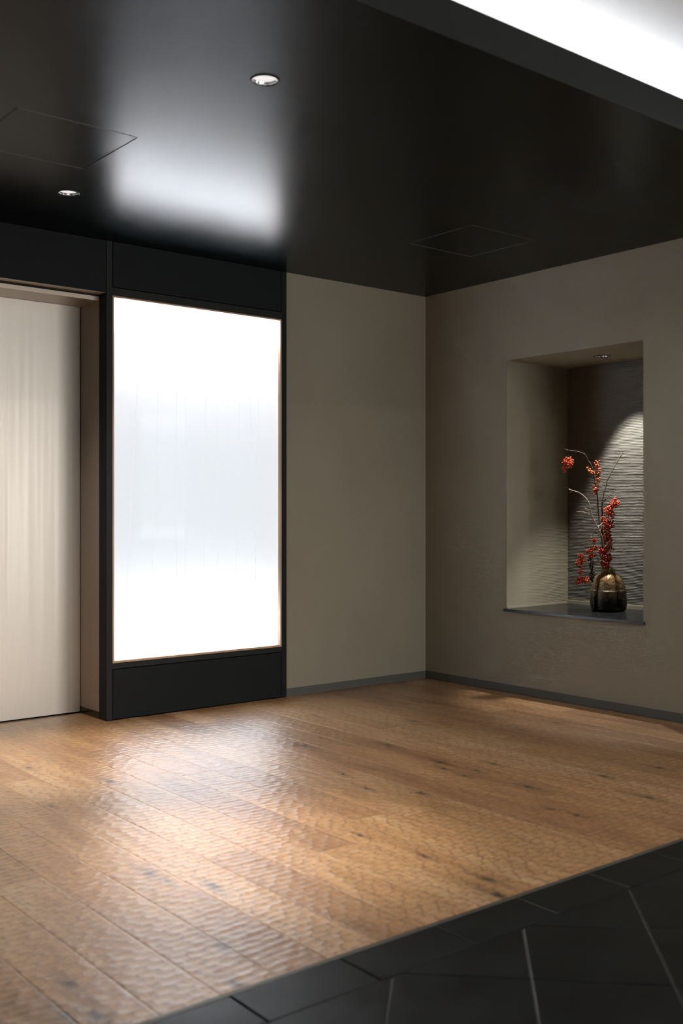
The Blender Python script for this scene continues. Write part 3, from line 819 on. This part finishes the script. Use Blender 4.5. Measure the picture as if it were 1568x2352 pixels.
cluster(b2, [px(1376, 1062, .03), px(1379, 1080, .03), px(1378, 1100, .03), px(1374, 1120, .03), px(1372, 1134, .03)], 70, 0.014, R*0.9, M['berry_orange'], 8)
cluster(b2, [px(1354, 1076, .02), px(1361, 1086, .02), px(1368, 1088, .03)], 18, 0.010, R*0.9, M['berry_orange'], 9)
# 3 the bare pale branch reaching left
b3 = branch('bare pale branch curving up to the left without berries')
tube('stem', [px(1396, 1330, -.01), px(1389, 1285, -.02), px(1384, 1245, -.03), px(1377, 1226, -.035), px(1366, 1204, -.04), px(1358, 1188, -.045), px(1353, 1172, -.05), px(1349, 1156, -.055), px(1339, 1144, -.06), px(1326, 1134, -.06), px(1313, 1130, -.065), px(1302, 1126, -.065)], 0.0042, 0.0022, M['bark_pale'], b3, 7)
tube('twig', [px(1352, 1184, -.045), px(1342, 1180, -.05), px(1332, 1177, -.055), px(1320, 1178, -.06)], 0.0022, 0.0015, M['bark_pale'], b3, 8)
tube('twig', [px(1354, 1178, -.05), px(1347, 1172, -.05), px(1340, 1169, -.05)], 0.0022, 0.0014, M['bark_pale'], b3, 9)
tube('twig', [px(1309, 1129, -.065), px(1306, 1134, -.065), px(1303, 1134, -.065)], 0.0016, 0.0012, M['bark_pale'], b3, 10)
tube('twig', [px(1386, 1201, -.02), px(1376, 1209, -.03), px(1362, 1217, -.035)], 0.0022, 0.0014, M['bark_pale'], b3, 11)
tube('twig', [px(1377, 1224, -.03), px(1381, 1212, -.02), px(1384, 1203, -.02)], 0.002, 0.0016, M['bark_pale'], b3, 12)
tube('twig', [px(1386, 1245, -.02), px(1376, 1232, -.03), px(1363, 1226, -.04), px(1355, 1236, -.05), px(1345, 1243, -.055), px(1350, 1249, -.055)], 0.0026, 0.0013, M['bark_pale'], b3, 13)
# 4 the low spray drooping left
b4 = branch('low branch drooping to the left with red and near-black berries')
tube('stem', [px(1397, 1330, -.02), px(1391, 1300, -.03), px(1380, 1293, -.04), px(1362, 1293, -.05), px(1346, 1292, -.06), px(1340, 1288, -.06), px(1332, 1284, -.06)], 0.003, 0.0015, M['bark_pale'], b4, 14)
tube('twig', [px(1344, 1292, -.06), px(1338, 1297, -.06), px(1332, 1303, -.06)], 0.0016, 0.0012, M['bark_pale'], b4, 15)
tube('twig', [px(1331, 1284, -.06), px(1329, 1300, -.06), px(1331, 1318, -.06), px(1332, 1332, -.06)], 0.0012, 0.0009, M['bark'], b4, 16)
tube('twig', [px(1324, 1277, -.06), px(1323, 1274, -.06), px(1322.5, 1271, -.06)], 0.0018, 0.0016, M['bark_pale'], b4, 17)
tube('twig', [px(1372, 1290, -.04), px(1365, 1272, -.04), px(1362, 1255, -.04), px(1360, 1243, -.04)], 0.0014, 0.0009, M['bark'], b4, 18)
tube('twig', [px(1360, 1293, -.05), px(1356, 1310, -.05), px(1355, 1330, -.05)], 0.0012, 0.0008, M['bark'], b4, 19)
cluster(b4, [px(1331, 1277, -.06), px(1329, 1288, -.06), px(1325, 1294, -.06), px(1336, 1289, -.06)], 40, 0.015, R, M['berry'], 10)
cluster(b4, [px(1331, 1305, -.06), px(1329, 1318, -.06)], 16, 0.011, R*0.9, M['berry'], 11)
cluster(b4, [px(1323, 1335, -.06), px(1334, 1332, -.06), px(1343, 1334, -.06)], 46, 0.017, R, M['berry'], 12)
cluster(b4, [px(1360, 1244, -.04), px(1366, 1242, -.04)], 12, 0.010, R*0.9, M['berry'], 13)
cluster(b4, [px(1348, 1268, -.045), px(1357, 1264, -.045), px(1365, 1259, -.04)], 24, 0.011, R*0.95, M['berry'], 14)
cluster(b4, [px(1352, 1280, -.045), px(1360, 1278, -.045)], 18, 0.013, R*0.95, M['berry'], 15)
cluster(b4, [px(1354, 1286, -.05), px(1355, 1300, -.05), px(1357, 1316, -.05), px(1356, 1334, -.05)], 46, 0.013, R*0.95, M['berry_dark'], 16, 'near-black berries')
# 5 the short spray rising out of the mouth
b5 = branch('short thick spray of red berries just above the mouth of the vase')
tube('stem', [px(1402, 1330, .01), px(1401, 1300, .01), px(1398, 1280, .01), px(1394, 1268, 0)], 0.0042, 0.003, M['bark'], b5, 20)
cluster(b5, [px(1377, 1266, -.03), px(1388, 1264, -.03), px(1396, 1262, -.02)], 36, 0.016, R, M['berry'], 17)
cluster(b5, [px(1386, 1275, -.03), px(1389, 1290, -.03), px(1390, 1302, -.035)], 60, 0.021, R, M['berry'], 18)
cluster(b5, [px(1381, 1294, -.03), px(1388, 1302, -.04)], 20, 0.014, R, M['berry'], 19)
cluster(b5, [px(1402, 1276, 0), px(1404, 1290, 0)], 18, 0.013, R*0.9, M['berry'], 20)
